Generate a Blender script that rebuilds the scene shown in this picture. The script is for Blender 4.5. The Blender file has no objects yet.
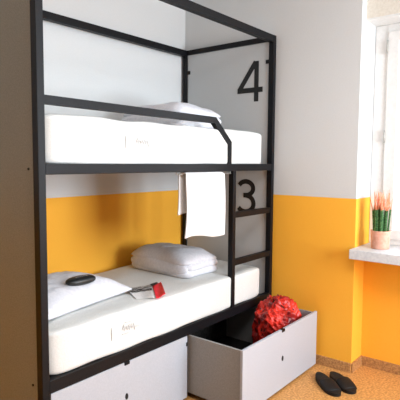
import bpy, bmesh, math, random
from mathutils import Vector, Matrix, noise
random.seed(7)
scn = bpy.context.scene
C = scn.collection
PI = math.pi

# ------------------------------------------------------------ materials
def mat(name, col, rough=0.6, spec=0.5, metal=0.0):
    m = bpy.data.materials.new(name); m.use_nodes = True
    b = m.node_tree.nodes['Principled BSDF']
    b.inputs['Base Color'].default_value = (*col, 1)
    b.inputs['Roughness'].default_value = rough
    b.inputs['Specular IOR Level'].default_value = spec
    b.inputs['Metallic'].default_value = metal
    return m
def nd(m, t, **kw):
    n = m.node_tree.nodes.new(t)
    for k, v in kw.items(): setattr(n, k, v)
    return n
def lk(m, a, b): m.node_tree.links.new(a, b)
def P(m): return m.node_tree.nodes['Principled BSDF']
def objco(m): return nd(m, 'ShaderNodeTexCoord').outputs['Object']
def mottle(m, c1, c2, scale, detail=4, lo=0.35, hi=0.65, bump=0.0, bscale=None, dist=0.002):
    co = objco(m)
    n = nd(m, 'ShaderNodeTexNoise'); n.inputs['Scale'].default_value = scale; n.inputs['Detail'].default_value = detail
    lk(m, co, n.inputs['Vector'])
    r = nd(m, 'ShaderNodeValToRGB')
    r.color_ramp.elements[0].position = lo; r.color_ramp.elements[0].color = (*c1, 1)
    r.color_ramp.elements[1].position = hi; r.color_ramp.elements[1].color = (*c2, 1)
    lk(m, n.outputs['Fac'], r.inputs['Fac']); lk(m, r.outputs['Color'], P(m).inputs['Base Color'])
    if bump:
        n2 = nd(m, 'ShaderNodeTexNoise'); n2.inputs['Scale'].default_value = bscale or scale; n2.inputs['Detail'].default_value = 5
        lk(m, co, n2.inputs['Vector'])
        bp = nd(m, 'ShaderNodeBump'); bp.inputs['Strength'].default_value = bump; bp.inputs['Distance'].default_value = dist
        lk(m, n2.outputs['Fac'], bp.inputs['Height']); lk(m, bp.outputs['Normal'], P(m).inputs['Normal'])
    return m

BAND = 1.262
WHITE1, WHITE2 = (0.61, 0.61, 0.605), (0.66, 0.66, 0.655)
YEL1, YEL2 = (0.93, 0.43, 0.035), (0.97, 0.47, 0.050)
def wallmat():
    m = mat('painted plaster', (0.7, 0.7, 0.7), 0.75, 0.25)
    co = objco(m)
    n = nd(m, 'ShaderNodeTexNoise'); n.inputs['Scale'].default_value = 90; n.inputs['Detail'].default_value = 3
    lk(m, co, n.inputs['Vector'])
    def mix(c1, c2):
        x = nd(m, 'ShaderNodeMix', data_type='RGBA')
        x.inputs[6].default_value = (*c1, 1); x.inputs[7].default_value = (*c2, 1)
        lk(m, n.outputs['Fac'], x.inputs[0]); return x
    w, y = mix(WHITE1, WHITE2), mix(YEL1, YEL2)
    s = nd(m, 'ShaderNodeSeparateXYZ'); lk(m, co, s.inputs[0])
    g = nd(m, 'ShaderNodeMath', operation='GREATER_THAN'); g.inputs[1].default_value = BAND
    lk(m, s.outputs['Z'], g.inputs[0])
    x = nd(m, 'ShaderNodeMix', data_type='RGBA')
    lk(m, g.outputs[0], x.inputs[0]); lk(m, y.outputs[2], x.inputs[6]); lk(m, w.outputs[2], x.inputs[7])
    lk(m, x.outputs[2], P(m).inputs['Base Color'])
    n2 = nd(m, 'ShaderNodeTexNoise'); n2.inputs['Scale'].default_value = 160; n2.inputs['Detail'].default_value = 4
    lk(m, co, n2.inputs['Vector'])
    bp = nd(m, 'ShaderNodeBump'); bp.inputs['Strength'].default_value = 0.35; bp.inputs['Distance'].default_value = 0.003
    lk(m, n2.outputs['Fac'], bp.inputs['Height']); lk(m, bp.outputs['Normal'], P(m).inputs['Normal'])
    return m
M_wall = wallmat()
M_far = mottle(mat('grey brown bounce-cutting wall', (.2, .2, .18), .6, .3), (.16, .15, .13), (.22, .21, .19), 12)  # unseen left wall, dark tone made up to cut bounce light
M_ceil = mottle(mat('ceiling paint', (.8, .8, .8), .8, .2), (.78, .77, .75), (.82, .81, .80), 30)
M_floor = mottle(mat('cork linoleum', (.5, .3, .1), .5, .4), (.42, .185, .05), (.74, .385, .125), 70, 8, .36, .66, .1, 120)
M_base = mottle(mat('baseboard cork', (.4, .25, .1), .55, .4), (.30, .14, .05), (.56, .30, .115), 80, 8, .34, .66, .1, 120)
M_black = mottle(mat('black powder coated steel', (.015, .015, .017), .46, .2), (.003, .003, .004), (.007, .007, .009), 120, 3, .3, .7, .25, 500, .0006)
M_panel = mottle(mat('light grey laminate', (.45, .44, .43), .55, .4), (.45, .455, .455), (.50, .505, .505), 150, 3, .3, .7)
M_outer_shade = mottle(mat('shade-darkened brown grey laminate', (.2, .17, .12), .6, .35), (.235, .238, .205), (.31, .312, .275), 180, 4, .3, .7)  # near end panel: its shade is painted in as a darker colour
M_draw = mottle(mat('pale grey lacquer', (.6, .6, .63), .5, .4), (.385, .405, .45), (.43, .45, .495), 150, 3, .3, .7)
M_carc_shade = mottle(mat('shade-darkened grey carcass board', (.34, .335, .325), .6, .3), (.25, .247, .24), (.31, .307, .30), 180, 4, .3, .7)  # drawer sides: colour lowered below the fronts to paint in their shade
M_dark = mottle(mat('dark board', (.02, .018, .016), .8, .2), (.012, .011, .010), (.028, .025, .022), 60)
M_matt = mottle(mat('mattress ticking', (.84, .83, .80), .85, .2), (.64, .64, .615), (.71, .71, .69), 200, 3, .3, .7, .5, 90, .003)
M_linen = mottle(mat('white cotton', (.86, .86, .88), .85, .2), (.60, .60, .645), (.69, .69, .73), 60, 3, .3, .7, .35, 25, .006)
M_towel = mottle(mat('white terry', (.93, .93, .94), .95, .1), (.84, .84, .85), (.90, .90, .91), 150, 3, .3, .7, .6, 350, .003)
M_ink = mottle(mat('faint grey print', (.5, .5, .5), .8, .2), (.52, .53, .53), (.58, .59, .59), 50)
M_num = mottle(mat('black numeral vinyl', (.01, .01, .01), .5, .3), (.008, .008, .008), (.014, .014, .014), 60)
M_case = mottle(mat('black case leatherette', (.01, .012, .012), .4, .5), (.008, .009, .010), (.018, .02, .02), 80, 3, .3, .7, .2, 300, .001)
M_silver = mottle(mat('pale lettering', (.35, .36, .37), .5), (.25, .26, .27), (.38, .39, .40), 60)
M_slip = mottle(mat('black slipper rubber', (.012, .01, .01), .6, .3), (.004, .004, .004), (.010, .009, .009), 90, 4, .3, .7, .3, 200, .002)
M_insole = mottle(mat('dark insole', (.03, .026, .024), .75, .25), (.008, .007, .007), (.02, .018, .016), 120)
M_frame = mottle(mat('white window lacquer', (.74, .73, .71), .4, .45), (.73, .72, .70), (.78, .77, .75), 40)
M_sill = mottle(mat('pale stone sill', (.66, .67, .69), .5, .4), (.58, .60, .63), (.68, .70, .72), 60, 6, .35, .65)
M_lint = mottle(mat('cream plaster', (.72, .66, .57), .8, .2), (.68, .625, .54), (.75, .70, .62), 60, 5, .35, .65, .3, 120)
M_hinge = mottle(mat('hinge metal', (.5, .49, .46), .4, .5, .4), (.40, .39, .36), (.5, .49, .46), 50)
M_pot = mottle(mat('pink terracotta', (.75, .36, .25), .7, .3), (.74, .35, .24), (.84, .45, .33), 40, 5, .35, .65, .2, 80)
M_soil = mottle(mat('soil', (.05, .03, .02), .95, .1), (.03, .02, .012), (.09, .06, .04), 120)
M_green = mottle(mat('plant green', (.03, .14, .03), .5, .4), (.012, .07, .018), (.10, .24, .07), 90, 5, .4, .65, .3, 150)
M_peach = mottle(mat('peach spikes', (.9, .4, .25), .7, .3), (.85, .24, .11), (.92, .42, .26), 80)
M_redp = mottle(mat('red card', (.75, .02, .03), .45, .4), (.70, .015, .03), (.82, .03, .05), 50)
M_paper = mottle(mat('white paper', (.8, .79, .78), .6, .3), (.74, .73, .72), (.80, .79, .78), 40)
M_inkb = mottle(mat('black print', (.02, .02, .02), .6, .2), (.015, .015, .015), (.04, .035, .035), 50)
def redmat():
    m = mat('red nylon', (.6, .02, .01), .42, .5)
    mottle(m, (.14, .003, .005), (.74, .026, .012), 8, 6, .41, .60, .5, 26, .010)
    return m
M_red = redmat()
M_redd = mottle(mat('dark red strap', (.2, .01, .01), .6, .3), (.14, .006, .008), (.28, .015, .015), 60)
M_orange = mottle(mat('orange red strap', (.9, .1, .03), .5, .4), (.85, .07, .02), (.95, .14, .05), 60)
M_glass = bpy.data.materials.new('window glass'); M_glass.use_nodes = True
nt = M_glass.node_tree; nt.nodes.clear()
o_ = nt.nodes.new('ShaderNodeOutputMaterial'); mx = nt.nodes.new('ShaderNodeMixShader')
tr = nt.nodes.new('ShaderNodeBsdfTransparent'); gl = nt.nodes.new('ShaderNodeBsdfGlossy'); gl.inputs['Roughness'].default_value = .02
lw = nt.nodes.new('ShaderNodeFresnel'); lw.inputs['IOR'].default_value = 1.25
nt.links.new(lw.outputs[0], mx.inputs[0]); nt.links.new(tr.outputs[0], mx.inputs[1]); nt.links.new(gl.outputs[0], mx.inputs[2])
nt.links.new(mx.outputs[0], o_.inputs[0])

# ------------------------------------------------------------ helpers
def link(name, me, m=None, parent=None, smooth=False):
    o = bpy.data.objects.new(name, me); C.objects.link(o)
    if m: me.materials.append(m)
    if parent is not None: o.parent = parent
    if smooth:
        for p in me.polygons: p.use_smooth = True
    return o
def obj(name, bm, m, parent=None, smooth=False, off=None):
    """link bm (world coordinates) as one mesh; if parent sits elsewhere the mesh is shifted into its frame"""
    me = bpy.data.meshes.new(name)
    base = Vector((0, 0, 0))
    p = parent
    while p is not None: base += p.location; p = p.parent
    if off is not None:
        o_base = Vector(off)
        bmesh.ops.translate(bm, verts=bm.verts, vec=-o_base)
    else:
        bmesh.ops.translate(bm, verts=bm.verts, vec=-base)
    bm.to_mesh(me); bm.free()
    o = link(name, me, m, parent, smooth)
    if off is not None: o.location = o_base - base
    return o
def tag(o, label=None, cat=None, group=None, kind=None):
    if label: o['label'] = label
    if cat: o['category'] = cat
    if group: o['group'] = group
    if kind: o['kind'] = kind
    return o
def empty(name, loc, **k):
    o = bpy.data.objects.new(name, None); C.objects.link(o); o.location = loc; o.empty_display_size = .1
    return tag(o, **k)
def box(bm, x0, x1, y0, y1, z0, z1, bev=0.0, seg=2):
    t = bmesh.new()
    bmesh.ops.create_cube(t, size=1)
    for v in t.verts:
        v.co = Vector(((x0+x1)/2 + v.co.x*(x1-x0), (y0+y1)/2 + v.co.y*(y1-y0), (z0+z1)/2 + v.co.z*(z1-z0)))
    if bev: bmesh.ops.bevel(t, geom=list(t.edges), offset=bev, segments=seg, affect='EDGES', profile=.6)
    merge(bm, t); return bm
def merge(bm, t):
    me = bpy.data.meshes.new('tmp'); t.to_mesh(me); t.free(); bm.from_mesh(me); bpy.data.meshes.remove(me)
def bx(*a, **k): return box(bmesh.new(), *a, **k)
def sweep_rect(bm, pts, wy, h, ydir=Vector((0, 1, 0))):
    """rectangular tube along pts in an x-z plane, mitred; wy = depth, h = in-plane width"""
    n = len(pts); rings = []
    for i, p in enumerate(pts):
        p = Vector(p)
        if i == 0: d = (Vector(pts[1])-p).normalized(); s = 1
        elif i == n-1: d = (p-Vector(pts[-2])).normalized(); s = 1
        else:
            a = (p-Vector(pts[i-1])).normalized(); b = (Vector(pts[i+1])-p).normalized()
            d = (a+b).normalized(); s = 1/max(.3, math.sqrt((1+a.dot(b))/2))
        q = d.cross(ydir).normalized()*(h/2*s); y = ydir*(wy/2)
        rings.append([bm.verts.new(p+e) for e in (q+y, q-y, -q-y, -q+y)])
    for a, b in zip(rings, rings[1:]):
        for k in range(4): bm.faces.new((a[k], a[(k+1) % 4], b[(k+1) % 4], b[k]))
    bm.faces.new(rings[0][::-1]); bm.faces.new(rings[-1])
    bmesh.ops.recalc_face_normals(bm, faces=bm.faces); return bm
def tube(bm, pts, r, seg=10, flat=1.0):
    pts = [Vector(p) for p in pts]; n = len(pts); rings = []
    rr = r if isinstance(r, (list, tuple)) else [r]*n
    for i, p in enumerate(pts):
        d = (pts[min(i+1, n-1)]-pts[max(i-1, 0)]).normalized()
        ref = Vector((0, 0, 1)) if abs(d.z) < .9 else Vector((1, 0, 0))
        a = d.cross(ref).normalized(); b = d.cross(a).normalized()
        rings.append([bm.verts.new(p+a*(rr[i]*math.cos(2*PI*k/seg))+b*(rr[i]*flat*math.sin(2*PI*k/seg))) for k in range(seg)])
    for a, b in zip(rings, rings[1:]):
        for k in range(seg): bm.faces.new((a[k], a[(k+1) % seg], b[(k+1) % seg], b[k]))
    bm.faces.new(rings[0][::-1]); bm.faces.new(rings[-1])
    bmesh.ops.recalc_face_normals(bm, faces=bm.faces); return bm
def lathe(bm, prof, c, seg=32):
    rings = []
    for r, z in prof:
        rings.append([bm.verts.new((c[0]+r*math.cos(2*PI*k/seg), c[1]+r*math.sin(2*PI*k/seg), c[2]+z)) for k in range(seg)])
    for a, b in zip(rings, rings[1:]):
        for k in range(seg): bm.faces.new((a[k], a[(k+1) % seg], b[(k+1) % seg], b[k]))
    bm.faces.new(rings[0][::-1]); bm.faces.new(rings[-1])
    bmesh.ops.recalc_face_normals(bm, faces=bm.faces); return bm
def soft(bm, c, size, e=3.0, amp=0.0, fr=4, seed=0, sub=24, rot=0.0, fn=None):
    """soft superellipsoid block"""
    t = bmesh.new(); bmesh.ops.create_cube(t, size=2)
    bmesh.ops.subdivide_edges(t, edges=t.edges, cuts=sub, use_grid_fill=True)
    R = Matrix.Rotation(rot, 3, 'Z')
    for v in t.verts:
        p = v.co.copy(); L = (abs(p.x)**e+abs(p.y)**e+abs(p.z)**e)**(1/e); p /= L
        if fn: p = fn(p)
        q = Vector((p.x*size[0]/2, p.y*size[1]/2, p.z*size[2]/2))
        if amp:
            nn = noise.noise_vector(q*fr+Vector((seed, seed*2, 0)))
            q += Vector((nn.x*.5, nn.y*.5, nn.z))*amp
        v.co = R@q+Vector(c)
    merge(bm, t); return bm
def ribbon_plane(strokes, w, to3d, th=.002):
    """flat lettering: each stroke a 2-D polyline with constant width"""
    bm = bmesh.new()
    for k, st in enumerate(strokes):
        st = [Vector(p) for p in st]; n = len(st); L = []; R = []
        for i, p in enumerate(st):
            a = (p-st[i-1]).normalized() if i else (st[1]-p).normalized()
            b = (st[i+1]-p).normalized() if i < n-1 else a
            d = (a+b).normalized(); s = 1/max(.35, math.sqrt(max(0, (1+a.dot(b))/2)))
            nrm = Vector((-d.y, d.x))*(w/2*s)
            L.append(p+nrm); R.append(p-nrm)
        e = th*(1+.15*k)
        for i in range(n-1):
            q = [to3d(*L[i]), to3d(*L[i+1]), to3d(*R[i+1]), to3d(*R[i])]
            lo = [bm.verts.new(v[0]) for v in q]; hi = [bm.verts.new(v[0]+v[1]*e) for v in q]
            bm.faces.new(hi); bm.faces.new(lo[::-1])
            for j in range(4): bm.faces.new((lo[j], lo[(j+1) % 4], hi[(j+1) % 4], hi[j]))
    bmesh.ops.recalc_face_normals(bm, faces=bm.faces)
    return bm

# ------------------------------------------------------------ room shell
XW, YS, XR, XB, XG = 2.10, -.6528, 2.294, 2.18, 2.375   # right wall, step, recess wall, beam, window plane
YB = .934; XL = -4.2; YF = -3.7; ZC = 3.0; WY = -2.05
def S(name, bm, m, **k): return tag(obj(name, bm, m), kind='structure', **k)
S('floor', bx(XL, 2.7, YF, 1.05, -.1, 0), M_floor)
S('ceiling', bx(XL, 2.7, YF, 1.05, ZC, ZC+.1), M_ceil)
S('wall_back', bx(XL, 2.7, YB, 1.05, 0, ZC), M_wall)
S('wall_left', bx(XL-.1, XL, YF, 1.05, 0, ZC), M_far)
b = bx(XW, 2.7, YS, YB, 0, ZC)
box(b, XR, 2.7, WY, YS, 0, .85); box(b, XW, 2.7, YF, WY, 0, ZC)
S('wall_right', b, M_wall)
S('trim_3', bx(XB+.001, 2.7, WY, YS, 2.503, 2.5145), M_frame)
S('trim_1', bx(XB, 2.7, WY, YS, 2.515, ZC), M_lint)
b = bx(XL, .4, YF-.1, YF, 0, ZC); box(b, 1.95, 2.7, YF-.1, YF, 0, ZC); box(b, .4, 1.95, YF-.1, YF, 0, .8); box(b, .4, 1.95, YF-.1, YF, 2.55, ZC)
S('wall_front', b, M_wall)
b = bx(XW-.014, XW, YS-.0, YB, 0, .07, bev=.003); box(b, XW, XR, YS-.014, YS, 0, .07, bev=.003); box(b, XR-.014, XR, WY, YS-.014, 0, .07, bev=.003)
S('baseboard_right', b, M_base)
S('baseboard_back', bx(XL, XW-.014, YB-.014, YB, 0, .07, bev=.003), M_base)
S('trim_2', bx(1.992, 2.40, WY+.0, YS-.001, .851, .917, bev=.005), M_sill)     # window sill
w = S('window_1', bx(XG, XG+.07, YS-.092, YS-.002, .919, 2.502, bev=.004), M_frame)
b = bx(XG, XG+.07, WY+.002, WY+.07, .919, 2.502); box(b, XG, XG+.07, WY+.07, YS-.092, .919, .96); box(b, XG, XG+.07, WY+.07, YS-.092, 2.45, 2.502)
obj('window_frame', b, M_frame, w)
b = bx(XG-.014, XG+.05, YS-.176, YS-.094, .962, 2.448, bev=.005); box(b, XG-.014, XG+.05, WY+.072, WY+.135, .962, 2.448, bev=.005)
box(b, XG-.014, XG+.05, WY+.135, YS-.176, .962, 1.03); box(b, XG-.014, XG+.05, WY+.135, YS-.176, 2.38, 2.448)
obj('sash', b, M_frame, w)
obj('glass_pane', bx(XG+.02, XG+.026, WY+.13, YS-.170, 1.025, 2.385), M_glass, w)
for z in (2.30, 1.66, 1.10):
    b = bmesh.new(); tube(b, [(XG-.02, YS-.094, z), (XG-.02, YS-.094, z+.09)], .0065)
    obj('hinge', b, M_hinge, w, True)
# front window (behind the viewer) frame
b = bx(.4, 1.95, YF-.07, YF-.02, .8, .86); box(b, .4, 1.95, YF-.07, YF-.02, 2.49, 2.55)
for x in (.4, 1.14, 1.89): box(b, x, x+.06, YF-.07, YF-.02, .86, 2.49)
S('window_2', b, M_frame)

# ------------------------------------------------------------ bunk bed
Lb, Wb, Ht = 2.08, .909, 2.479
PX, PY = .038, .044
bed = empty('bunk_bed', (0, 0, 0), label='black steel two-storey bunk bed with grey end panels, ladder and drawers', cat='bunk bed')
bv = .003
for x in (0, Lb-PX):
    for y in (0, Wb-PY):
        obj('post', bx(x, x+PX, y, y+PY, 0.0, Ht, bev=bv), M_black, bed)
x0, x1 = PX+.0005, Lb-PX-.0005
for y in (0.001, Wb-PY+.001):
    obj('top_rail', bx(x0, x1, y, y+PY-.002, Ht-.052, Ht-.001, bev=bv), M_black, bed)
for x in (0.001, Lb-PX+.001):
    obj('top_rail', bx(x, x+PX-.002, PY, Wb-PY, Ht-.042, Ht-.001, bev=bv), M_black, bed)
for y in (0.001, Wb-PY+.001):
    obj('upper_side_rail', bx(x0, x1, y, y+PY-.002, 1.452, 1.502, bev=bv), M_black, bed)
    obj('lower_side_rail', bx(x0, x1, y, y+PY-.002, .422, .485, bev=bv), M_black, bed)
for z0, nm in ((1.454, 'bed_base'), (.440, 'bed_base')):
    b = bx(x0, x1, PY, Wb-PY, z0, z0+.02)
    for i in range(12): box(b, .1+i*.16, .17+i*.16, PY+.002, Wb-PY-.002, z0+.02, z0+.036)
    obj(nm, b, M_dark, bed)
# guard rail with slanted end
b = bmesh.new(); sweep_rect(b, [(x0, .022, 1.791), (1.318, .022, 1.787), (1.487, .022, 1.643), (1.487, .022, 1.502)], .036, .04)
obj('guard_rail', b, M_black, bed)
# ladder
lad = obj('ladder', bx(1.527, 1.563, .002, .042, .485, 1.452, bev=bv), M_black, bed)
for z in (1.143, .802):
    obj('rung', bx(1.5635, x1, .004, .040, z-.021, z+.021, bev=bv), M_black, lad)
# end panels
pan = obj('end_panel', bx(Lb-.026, Lb-.012, PY+.0005, Wb-PY-.0005, .02, Ht-.043), M_panel, bed)
Xp = Lb-.026
to3 = lambda y, z: (Vector((Xp, y, z)), Vector((-1, 0, 0)))
# the 4 : y grows to the left in the picture
obj('number', ribbon_plane([[(.158, 1.992), (.158, 2.305)],
                            [(.166, 2.300), (.318, 2.088)], [(.335, 2.083), (.100, 2.083)]], .040, to3), M_num, pan)
cy_, r1, r2 = .243, .070, .078
pts3 = [(cy_+.004+r1*math.cos(math.radians(a)), 1.303+.056*math.sin(math.radians(a))) for a in range(20, 180, 12)][::-1]
pts3 = [(cy_+.004+r1*math.cos(math.radians(a)), 1.303+.056*math.sin(math.radians(a))) for a in range(15, 181, 11)]
pts3 = [(cy_+r1*math.cos(math.radians(a)), 1.303+.056*math.sin(math.radians(a))) for a in range(25, 271, 14)]+[(cy_+.022, 1.247)]
low3 = [(cy_+.022, 1.247)]+[(cy_+.002+r2*math.cos(math.radians(a)), 1.180+.067*math.sin(math.radians(a))) for a in range(90, 341, 14)]
obj('number', ribbon_plane([pts3, low3], .038, to3), M_num, pan)
for y0 in (PY, Wb-PY-.03):
    for z0 in (2.272, 1.30, .30):
        if z0 == 1.30 : continue
        obj('panel_bracket', bx(Xp-.006, Xp-.0002, y0, y0+.03, z0, z0+.03, bev=.001), M_black, pan)
pan2 = obj('end_panel', bx(.010, .024, PY+.0005, Wb-PY-.0005, .02, Ht-.043), M_outer_shade, bed)
for z in (1.477, .45, 2.3):
    b = bmesh.new(); tube(b, [(.011, .093, z), (.006, .093, z)], .006, 12); obj('bolt', b, M_black, pan2)
tag(pan2, label='outer end panel with shade put into its brown-grey colour')
# towel rod below the upper rail
b = bmesh.new(); tube(b, [(.955, .026, 1.437), (1.55, .026, 1.437)], .004, 10)
for x in (.96, 1.52): tube(b, [(x, .026, 1.437), (x, .026, 1.453)], .004, 8)
obj('hanging_rod', b, M_hinge, bed, True)
# drawers
def drawer(xa, xb, y):
    t = .016
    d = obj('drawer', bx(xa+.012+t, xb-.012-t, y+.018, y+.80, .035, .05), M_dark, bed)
    obj('side_panel', bx(xa+.012, xa+.012+t, y+.018, y+.82, .035, .412, bev=.0015), M_carc_shade, d)
    obj('side_panel', bx(xb-.012-t, xb-.012, y+.018, y+.82, .035, .412, bev=.0015), M_carc_shade, d)
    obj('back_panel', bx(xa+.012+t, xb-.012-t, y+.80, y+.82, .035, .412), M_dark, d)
    obj('drawer_front', bx(xa, xb, y, y+.018, .018, .419, bev=.002), M_draw, d)
    xm = (xa+xb)/2
    b = bmesh.new()
    t_ = bmesh.new(); bmesh.ops.create_cone(t_, cap_ends=True, segments=24, radius1=.013, radius2=.013, depth=.003)
    for v in t_.verts: v.co = Vector((xm-.02+v.co.x*.8, y-.0015+v.co.z, .225+v.co.y*1.35))
    merge(b, t_); obj('finger_hole', b, M_num, d)
    obj('latch', bx(xm-.035, xm+.002, y-.005, y+.022, .403, .4212, bev=.003), M_black, d)
    for x in (xa+.08, xb-.08):
        for yy in (y+.08, y+.72):
            b = bmesh.new(); tube(b, [(x-.012, yy, .0175), (x+.012, yy, .0175)], .0172, 16); obj('wheel', b, M_dark, d)
    if y > 0: obj('catch', bx(xb-.012, xb-.002, y-.004, y-.0002, .355, .380, bev=.001), M_black, d)
    return d
drawer(.045, 1.040, .002)
drawer(1.057, 2.046, -.406)

# ------------------------------------------------------------ mattresses
def mattress(z, label, ztop, tx):
    b = bmesh.new()
    X0, X1, Y0, Y1 = .05, 1.975, .012, .86
    soft(b, ((X0+X1)/2, (Y0+Y1)/2, (z+ztop)/2), (X1-X0, Y1-Y0, ztop-z), e=16, amp=.008, fr=5, seed=z, sub=40)
    m = obj('mattress', b, M_matt, None, True, off=((X0+X1)/2, (Y0+Y1)/2, z))
    tag(m, label, 'mattress', 'mattresses of the bunk bed')
    to = lambda x, zz: (Vector((x, Y0-.003, zz)), Vector((0, -1, 0)))
    zc = z+.125
    obj('stitched_seam', ribbon_plane([[(tx, zc+.035), (tx+.002, zc-.035)]], .006, to, .002), M_ink, m)
    # faint woven word: small cursive loops
    st = []
    x = tx+.075
    w_ = [(0, 0), (.012, .028), (.016, -.004), (.03, .016), (.036, -.004), (.05, .016), (.054, -.006), (.068, .016), (.072, -.004), (.086, .018), (.094, -.02)]
    st.append([(x+a, zc+c) for a, c in w_])
    st.append([(x+.0, zc-.022), (x+.05, zc-.024)]); st.append([(x+.02, zc+.038), (x+.07, zc+.036)]); st.append([(x+.1, zc-.002), (x+.13, zc-.005)])
    obj('woven_label', ribbon_plane(st, .004, to, .002), M_ink, m)
    return m
mattress(.4765, 'white mattress on the lower bunk, under the pillow and leaflet', .708, .425)
mattress(1.491, 'white mattress on the upper bunk behind the slanted guard rail', 1.738, .535)

# ------------------------------------------------------------ bedding
def pillow(c, L, W, H, rot, seed=3, pw=3.0, b=None, wa=1.0, rd=0.0):
    b = b or bmesh.new(); n = 44; top = {}; bot = {}
    R = Matrix.Rotation(rot, 3, 'Z')
    for i in range(n+1):
        for j in range(n+1):
            u, v = i/n*2-1, j/n*2-1
            pinx = 1-.10*(1-v*v)*abs(u)**3*-0.0
            sx = u*(1-.07*(1-abs(u)**2)*0)*(1-.06*(1-v**2)*-1*0)
            x = u*L/2*(1-.06*(math.cos(v*PI/2)))if abs(u) > .999 else u*L/2*(1-.06*math.cos(v*PI/2)*abs(u))
            y = v*W/2*(1-.08*math.cos(u*PI/2)*abs(v))
            x *= 1-rd*v**6; y *= 1-rd*.7*u**6
            h = max(0, (1-abs(u)**pw))**.62*max(0, (1-abs(v)**pw))**.62
            wr = noise.noise(Vector((x*5, y*5, seed)))*.018*wa+noise.noise(Vector((x*14, y*9, seed+5)))*.012*wa+abs(noise.noise(Vector((x*7+y*9, y*5-x*3, seed+9))))*.016*wa
            zt = .022+h*H*.80+wr*h+.004
            zb = .022-min(h*1.6, 1)*.0215
            for d, z in ((top, zt), (bot, zb)):
                if d is bot and (i in (0, n) or j in (0, n)): d[i, j] = top[i, j]; continue
                d[i, j] = b.verts.new(R@Vector((x, y, z))+Vector(c))
    for i in range(n):
        for j in range(n):
            b.faces.new((top[i, j], top[i+1, j], top[i+1, j+1], top[i, j+1]))
            b.faces.new((bot[i, j], bot[i, j+1], bot[i+1, j+1], bot[i+1, j]))
    return b
def folded(c, size, rot, seed, name, label, cat='duvet'):
    L, W, H = size; b = bmesh.new()
    R_ = lambda x, y, z: (c[0]+x*math.cos(rot)-y*math.sin(rot), c[1]+x*math.sin(rot)+y*math.cos(rot), c[2]+z)
    pillow(R_(0, 0, 0), L, W, H*.46, rot, seed, 7, b, .5, .16)
    pillow(R_(.008, -.006, H*.26), L*.97, W*.98, H*.44, rot+.03, seed+2, 6, b, .5, .16)
    pillow(R_(-.004, .004, H*.50), L*.98, W*.97, H*.58, rot-.02, seed+4, 3.6, b, 1.0, .13)
    soft(b, R_(-L/2+.035, 0, H*.40), (.075, W*.90, H*.62), e=2.6, amp=.010, fr=8, seed=seed+9, sub=16, rot=rot)
    o = obj(name, b, M_linen, None, True, off=c)
    return tag(o, label, cat, 'folded duvets at the foot of the bunks')
folded((1.435, .470, .710), (.40, .64, .155), math.radians(-2), 1.3, 'folded_duvet', 'folded white duvet on the lower bunk beside the ladder')
folded((1.42, .47, 1.739), (.54, .62, .158), math.radians(1), 4.7, 'folded_duvet', 'folded white duvet on the upper bunk behind the slanted guard end')
PC = (.395, .425, .709)
o = obj('pillow', pillow(PC, .72, .52, .138, math.radians(9)), M_linen, None, True, off=PC)
tag(o, 'white pillow at the head of the lower bunk under the black case', 'pillow')

# black case on the pillow
cs = (.440, .285, .846)
b = bmesh.new(); soft(b, cs, (.185, .085, .046), e=2.5, sub=14, rot=math.radians(-4))
case = obj('glasses_case', b, M_case, None, True, off=(cs[0], cs[1], .824))
case.rotation_euler = (math.radians(6), math.radians(-1), 0)
tag(case, 'small black oval case lying on the white pillow', 'case')
to = lambda x, y: (Vector((x, y, cs[2]+.0215)), Vector((0, 0, 1)))
st = []
for k in range(6):
    x = cs[0]-.035+k*.013; y = cs[1]+.002-k*.0008
    st.append([(x, y-.007), (x+.003, y+.008), (x+.007, y-.006)])
obj('lettering', ribbon_plane(st, .003, to, .0012), M_silver, case)

# leaflet : white printed sheet and red cover
zl = .7125
leaf = empty('leaflet', (.90, .16, zl), label='red and white printed leaflet lying open on the lower mattress', cat='leaflet')
def quad_sheet(pts, z, th=.002, curl=.0):
    b = bmesh.new(); n = 8; g = {}
    A, B, Cc, D = [Vector((p[0], p[1], 0)) for p in pts]
    for i in range(n+1):
        for j in range(n+1):
            u, v = i/n, j/n
            p = A.lerp(B, u).lerp(D.lerp(Cc, u), v); p.z = z+curl*(u*u)+.003*math.sin(u*6+v*3)
            g[i, j] = b.verts.new(p)
    fs = [b.faces.new((g[i, j], g[i+1, j], g[i+1, j+1], g[i, j+1])) for i in range(n) for j in range(n)]
    r = bmesh.ops.extrude_face_region(b, geom=fs)
    bmesh.ops.translate(b, verts=[e for e in r['geom'] if isinstance(e, bmesh.types.BMVert)], vec=(0, 0, th))
    bmesh.ops.recalc_face_normals(b, faces=b.faces); return b
obj('page', quad_sheet([(.80, .30), (.97, .247), (.775, .032), (.70, .11)], zl, .0015, .004), M_paper, leaf)
obj('cover', quad_sheet([(.975, .245), (1.06, .250), (.862, .026), (.778, .022)], zl+.002, .004, .006), M_redp, leaf)
to = lambda x, y: (Vector((x, y, zl+.0075)), Vector((0, 0, 1)))
rnd = random.Random(3); st = []
A, B_, C_, D_ = [Vector(p) for p in ((.80, .30), (.965, .25), (.79, .05), (.71, .12))]
def uv(u, v): return A.lerp(B_, u).lerp(D_.lerp(C_, u), v)
for k in range(9):
    v = .04+k*.055+rnd.uniform(-.01, .01); pts = []
    for i in range(9): pts.append(tuple(uv(i/8, v+rnd.uniform(-.035, .035))))
    st.append(pts)
obj('printed_lines', ribbon_plane(st, .0038, to, .0008), M_inkb, leaf)
zc_ = zl+.0135
to = lambda x, y: (Vector((x, y, zc_)), Vector((0, 0, 1)))
obj('cover_print', ribbon_plane([[(.955, .243), (1.025, .249)], [(.945, .230), (1.010, .232)], [(.938, .218), (.985, .222)]], .015, to, .0006), M_inkb, leaf)

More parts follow.
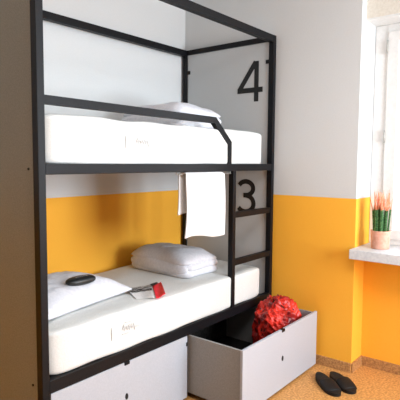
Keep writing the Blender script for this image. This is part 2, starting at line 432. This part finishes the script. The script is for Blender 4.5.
# ------------------------------------------------------------ towel over the hanging rod
def towel():
    b = bmesh.new(); nu, nv = 30, 60; g = {}
    xa, xb = 1.000, 1.392
    zr, rr = 1.437, .010
    bot_f, bot_b = 1.035, 1.185
    lf, lb = zr-bot_f, zr-bot_b
    tot = lf+PI*.03+lb
    for i in range(nu+1):
        u = i/nu
        for j in range(nv+1):
            s = j/nv*tot
            wob = noise.noise(Vector((u*4, 1.5, 0)))
            lfe = lf*(1+.0*u)
            if s < lf:
                t = s/lf; z = bot_f+s+.016*(1-t)*math.sin(u*5.0+.5)*1.0
                y = -.004-.012*(1-(1-t)**2)*0-.018*(1-t)*0
                y = -.010-.006*math.sin(PI*t)+(1-t)*.010*math.sin(u*9+.6)+.004*wob
                x = xa+.014+(xb-xa-.004)*u+(1-t)*.012*(u-.5)+.006*math.sin(t*5)*(1-u)
            elif s < lf+PI*.03:
                a = (s-lf)/(PI*.03)*PI
                y = .018-.026*math.cos(a); z = zr+.010*math.sin(a)-.002; x = xa+.012+(xb-xa-.01)*u
            else:
                t = (s-lf-PI*.03)/lb; z = zr-(s-lf-PI*.03)+.012*t*math.sin(u*4)
                y = .044+.006*t*math.sin(u*11)
                x = xa+(xb-xa-.02)*u+.006*t*math.sin(t*4)
            g[i, j] = b.verts.new((x, y, z))
    for i in range(nu):
        for j in range(nv): b.faces.new((g[i, j], g[i+1, j], g[i+1, j+1], g[i, j+1]))
    o = obj('towel', b, M_towel, None, True, off=(1.19, .026, 1.437))
    s = o.modifiers.new('s', 'SOLIDIFY'); s.thickness = .009; s.offset = 0
    return tag(o, 'white towel hanging from the rod below the upper bunk', 'towel')
towel()

# ------------------------------------------------------------ red bag in the open drawer
bc = Vector((1.835, -.195, .285))
bag = empty('backpack', (bc.x, bc.y, .05), label='crumpled red backpack stuffed into the open drawer', cat='backpack')
def fold_fn(seed):
    def f(p):
        q = p*1.7+Vector((seed, 0, 0))
        n = abs(noise.noise(q*1.1))*.34+abs(noise.noise(Vector((q.x*1.5, q.y*1.5, q.z*3.4))))*.13+noise.noise(q*5)*.05
        return p*(1.06-n)
    return f
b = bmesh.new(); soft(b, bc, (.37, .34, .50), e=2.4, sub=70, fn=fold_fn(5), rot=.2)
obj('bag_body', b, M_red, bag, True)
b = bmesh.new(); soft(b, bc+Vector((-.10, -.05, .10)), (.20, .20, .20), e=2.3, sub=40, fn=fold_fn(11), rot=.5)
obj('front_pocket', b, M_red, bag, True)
rnd = random.Random(12)
def surf(th, ph, k=1.0): return bc+Vector((.175*k*math.cos(th)*math.sin(ph), .16*k*math.sin(th)*math.sin(ph), .235*k*math.cos(ph)))
def strap(name, m, t0, p0, t1, p1, w, k=1.0, wig=.12):
    pts = []
    a = rnd.uniform(0, 6)
    for i in range(15):
        s = i/14
        pts.append(surf(t0+(t1-t0)*s+wig*math.sin(a+7*s), p0+(p1-p0)*s+wig*math.sin(a*2+9*s), k+.03*math.sin(PI*s)))
    b = bmesh.new(); tube(b, pts, w, 8, .45); return obj(name, b, m, bag, True)
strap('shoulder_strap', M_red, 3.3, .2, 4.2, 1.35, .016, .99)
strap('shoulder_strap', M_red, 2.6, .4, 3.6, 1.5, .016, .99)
strap('compression_strap', M_orange, 3.2, .75, 5.0, .85, .006, .98)
strap('compression_strap', M_orange, 3.4, 1.0, 4.6, 1.05, .005, .98)
strap('webbing', M_redd, 2.9, .35, 5.2, .5, .007, .99, .2)
strap('webbing', M_redd, 2.7, 1.2, 4.4, .6, .007, .99, .2)
strap('webbing', M_redd, 2.4, .8, 4.0, 1.4, .006, .98, .25)
strap('grab_loop', M_redd, 1.5, .25, 5.4, .25, .007, 1.07, .1)

for k in range(7):
    strap('webbing', (M_dark, M_redd, M_orange)[k % 3], 2.6+.35*k, .3+.12*k, 3.4+.3*k, .9+.1*((k*5) % 7), .0055, 1.0, .3)
for k in range(3):
    strap('drawcord', M_dark, 2.2+.3*k, 1.0+.2*k, 3.4+.4*k, 1.25+.12*k, .004, 1.05, .35)

# ------------------------------------------------------------ slippers
def slipper(heel, toe, label, side):
    h = Vector((*heel, 0)); t = Vector((*toe, 0)); L = (t-h).length; d = (t-h)/L; s = Vector((d.y, -d.x, 0))
    ctr = (h+t)/2
    root = empty('slipper', (ctr.x, ctr.y, 0), label=label, cat='slipper', group='pair of black slippers')
    def W(u): return .052*(max(0, 1-abs(2*u-1)**3.2))**.5*(1+.16*(u-.45)*2)
    def slab(z0, z1, k):
        b = bmesh.new(); n = 36; up = []; dn = []
        ring = [(i/n) for i in range(n+1)]
        out = []
        for i in range(n+1): u = .5-.5*math.cos(PI*i/n); out.append((u, W(u)*k))
        for i in range(n-1, 0, -1): u = .5-.5*math.cos(PI*i/n); out.append((u, -W(u)*k*(.93)))
        for u, w_ in out:
            p = ctr+d*((u-.5)*L*k)+s*(w_+side*.006*math.sin(PI*u))
            dn.append(b.verts.new(p+Vector((0, 0, z0)))); up.append(b.verts.new(p+Vector((0, 0, z1+.006*(1-u)))))
        b.faces.new(up); b.faces.new(dn[::-1])
        for i in range(len(out)): j = (i+1) % len(out); b.faces.new((dn[i], dn[j], up[j], up[i]))
        bmesh.ops.recalc_face_normals(b, faces=b.faces); return b
    obj('sole', slab(.001, .022, 1), M_slip, root)
    obj('insole', slab(.0225, .0245, .90), M_insole, root)
    b = bmesh.new(); g = {}; n = 18; m = 12
    for i in range(m+1):
        u = .50+.36*i/m
        for j in range(n+1):
            a = PI*j/n
            p = ctr+d*((u-.5)*L)+s*(-math.cos(a)*(W(u)+.003)+side*.006*math.sin(PI*u))
            g[i, j] = b.verts.new(p+Vector((0, 0, .014+(.042-.030*((u-.5)/.36)**1.5)*math.sin(a)**.7)))
    for i in range(m):
        for j in range(n): b.faces.new((g[i, j], g[i+1, j], g[i+1, j+1], g[i, j+1]))
    bmesh.ops.recalc_face_normals(b, faces=b.faces)
    o = obj('strap', b, M_slip, root, True); q = o.modifiers.new('s', 'SOLIDIFY'); q.thickness = .005; q.offset = -1
    return root
slipper((1.905, -.492), (1.690, -.728), 'black slipper lying nearest the open drawer', 1)
slipper((1.975, -.562), (1.785, -.792), 'black slipper lying on the window side of its pair', -1)

# ------------------------------------------------------------ potted plant on the sill
pc = Vector((2.180, -.803, .9175))
pl = empty('potted_plant', pc, label='peach-tipped green spike plant in pink pot on window sill', cat='potted plant')
b = bmesh.new(); lathe(b, [(.057, 0), (.061, .004), (.066, .118), (.068, .124), (.068, .127), (.062, .127), (.060, .110), (.001, .110)], pc, 40)
obj('pot', b, M_pot, pl, True)
b = bmesh.new(); lathe(b, [(.0555, .106), (.0555, .112), (.03, .116), (.001, .117)], pc, 30); obj('soil', b, M_soil, pl, True)
rnd = random.Random(5)
cols = [(-.030, .016, .0145), (-.034, -.014, .012), (-.006, .024, .013), (-.012, -.004, .0155), (.012, -.024, .0125), (.016, .010, .014), (-.012, -.034, .008), (.018, -.044, .006), (-.022, .036, .009)]
for i, (dx, dy, r) in enumerate(cols):
    h = .272+rnd.uniform(-.008, .008); base = pc+Vector((dx, dy, .114))
    thin = r < .007
    top = base+Vector((dx*.25, dy*.25, h-.114))
    b = bmesh.new()
    # ribbed stem
    N = 16; rings = []
    for k in range(9):
        f_ = k/8; c_ = base.lerp(top, f_); rings.append([b.verts.new(c_+Vector(((r*(1+.10*(q % 2*2-1)))*math.cos(2*PI*q/N), (r*(1+.10*(q % 2*2-1)))*math.sin(2*PI*q/N), 0))) for q in range(N)])
    for a_, c_ in zip(rings, rings[1:]):
        for q in range(N): b.faces.new((a_[q], a_[(q+1) % N], c_[(q+1) % N], c_[q]))
    b.faces.new(rings[0][::-1]); b.faces.new(rings[-1])
    stem = obj('stem', b, M_green, pl)
    b = bmesh.new()
    for q in range(4 if not thin else 3):
        a_ = rnd.uniform(0, 2*PI); o0 = top+Vector((math.cos(a_), math.sin(a_), 0))*r*.45-Vector((0, 0, .004))
        hh = rnd.uniform(.075, .145); tip = o0+Vector((math.cos(a_)*.020, math.sin(a_)*.020+dy*.15, hh))
        mid = o0.lerp(tip, .5)+Vector((math.cos(a_), math.sin(a_), 0))*.002
        tube(b, [o0, mid, tip], [r*.50, r*.36, .001], 8)
    obj('coloured_tip', b, M_peach, stem, True)

# ------------------------------------------------------------ light
wd = bpy.data.worlds.new('sky'); scn.world = wd; wd.use_nodes = True
bg = wd.node_tree.nodes['Background']
bg.inputs['Color'].default_value = (.93, .96, 1, 1); bg.inputs['Strength'].default_value = 1.3
def area(name, loc, rot, sx, sy, e, col, portal=False):
    l = bpy.data.lights.new(name, 'AREA'); l.shape = 'RECTANGLE'; l.size = sx; l.size_y = sy; l.energy = e; l.color = col
    o = bpy.data.objects.new(name, l); C.objects.link(o); o.location = loc; o.rotation_euler = rot
    if portal: l.cycles.is_portal = True
    return o
# daylight entering by the window behind the viewer and by the window on the right
area('window_daylight', (1.175, YF-.12, 1.65), (PI/2, 0, 0), 1.5, 1.65, 185, (.80, .91, 1))
area('window_daylight', (2.75, (WY+YS)/2, 1.75), (PI/2, 0, PI/2), 1.35, 1.55, 27, (.86, .94, 1))
area('ceiling_fill', (-.1, -1.8, ZC-.06), (0, 0, 0), .9, .9, 32, (.96, .97, 1))  # added fill light out of view, brightens the end wall; no actual lamp

# ------------------------------------------------------------ camera
cam = bpy.data.cameras.new('camera'); co = bpy.data.objects.new('camera', cam); C.objects.link(co)
r = Vector((0.62476, -0.78078, 0.00685)); u = Vector((0.05755, 0.05479, 0.99684)); f = Vector((0.77869, 0.62239, -0.07916))
mw = Matrix((( r.x, u.x, -f.x, -1.23778), (r.y, u.y, -f.y, -1.91304), (r.z, u.z, -f.z, 1.5163), (0, 0, 0, 1)))
co.matrix_world = mw
cam.sensor_width = 36; cam.lens = 483.794/400*36; cam.clip_start = .05
scn.camera = co
scn.view_settings.view_transform = 'Standard'; scn.view_settings.look = 'None'
scn.view_settings.gamma = 1; scn.view_settings.exposure = 0.08
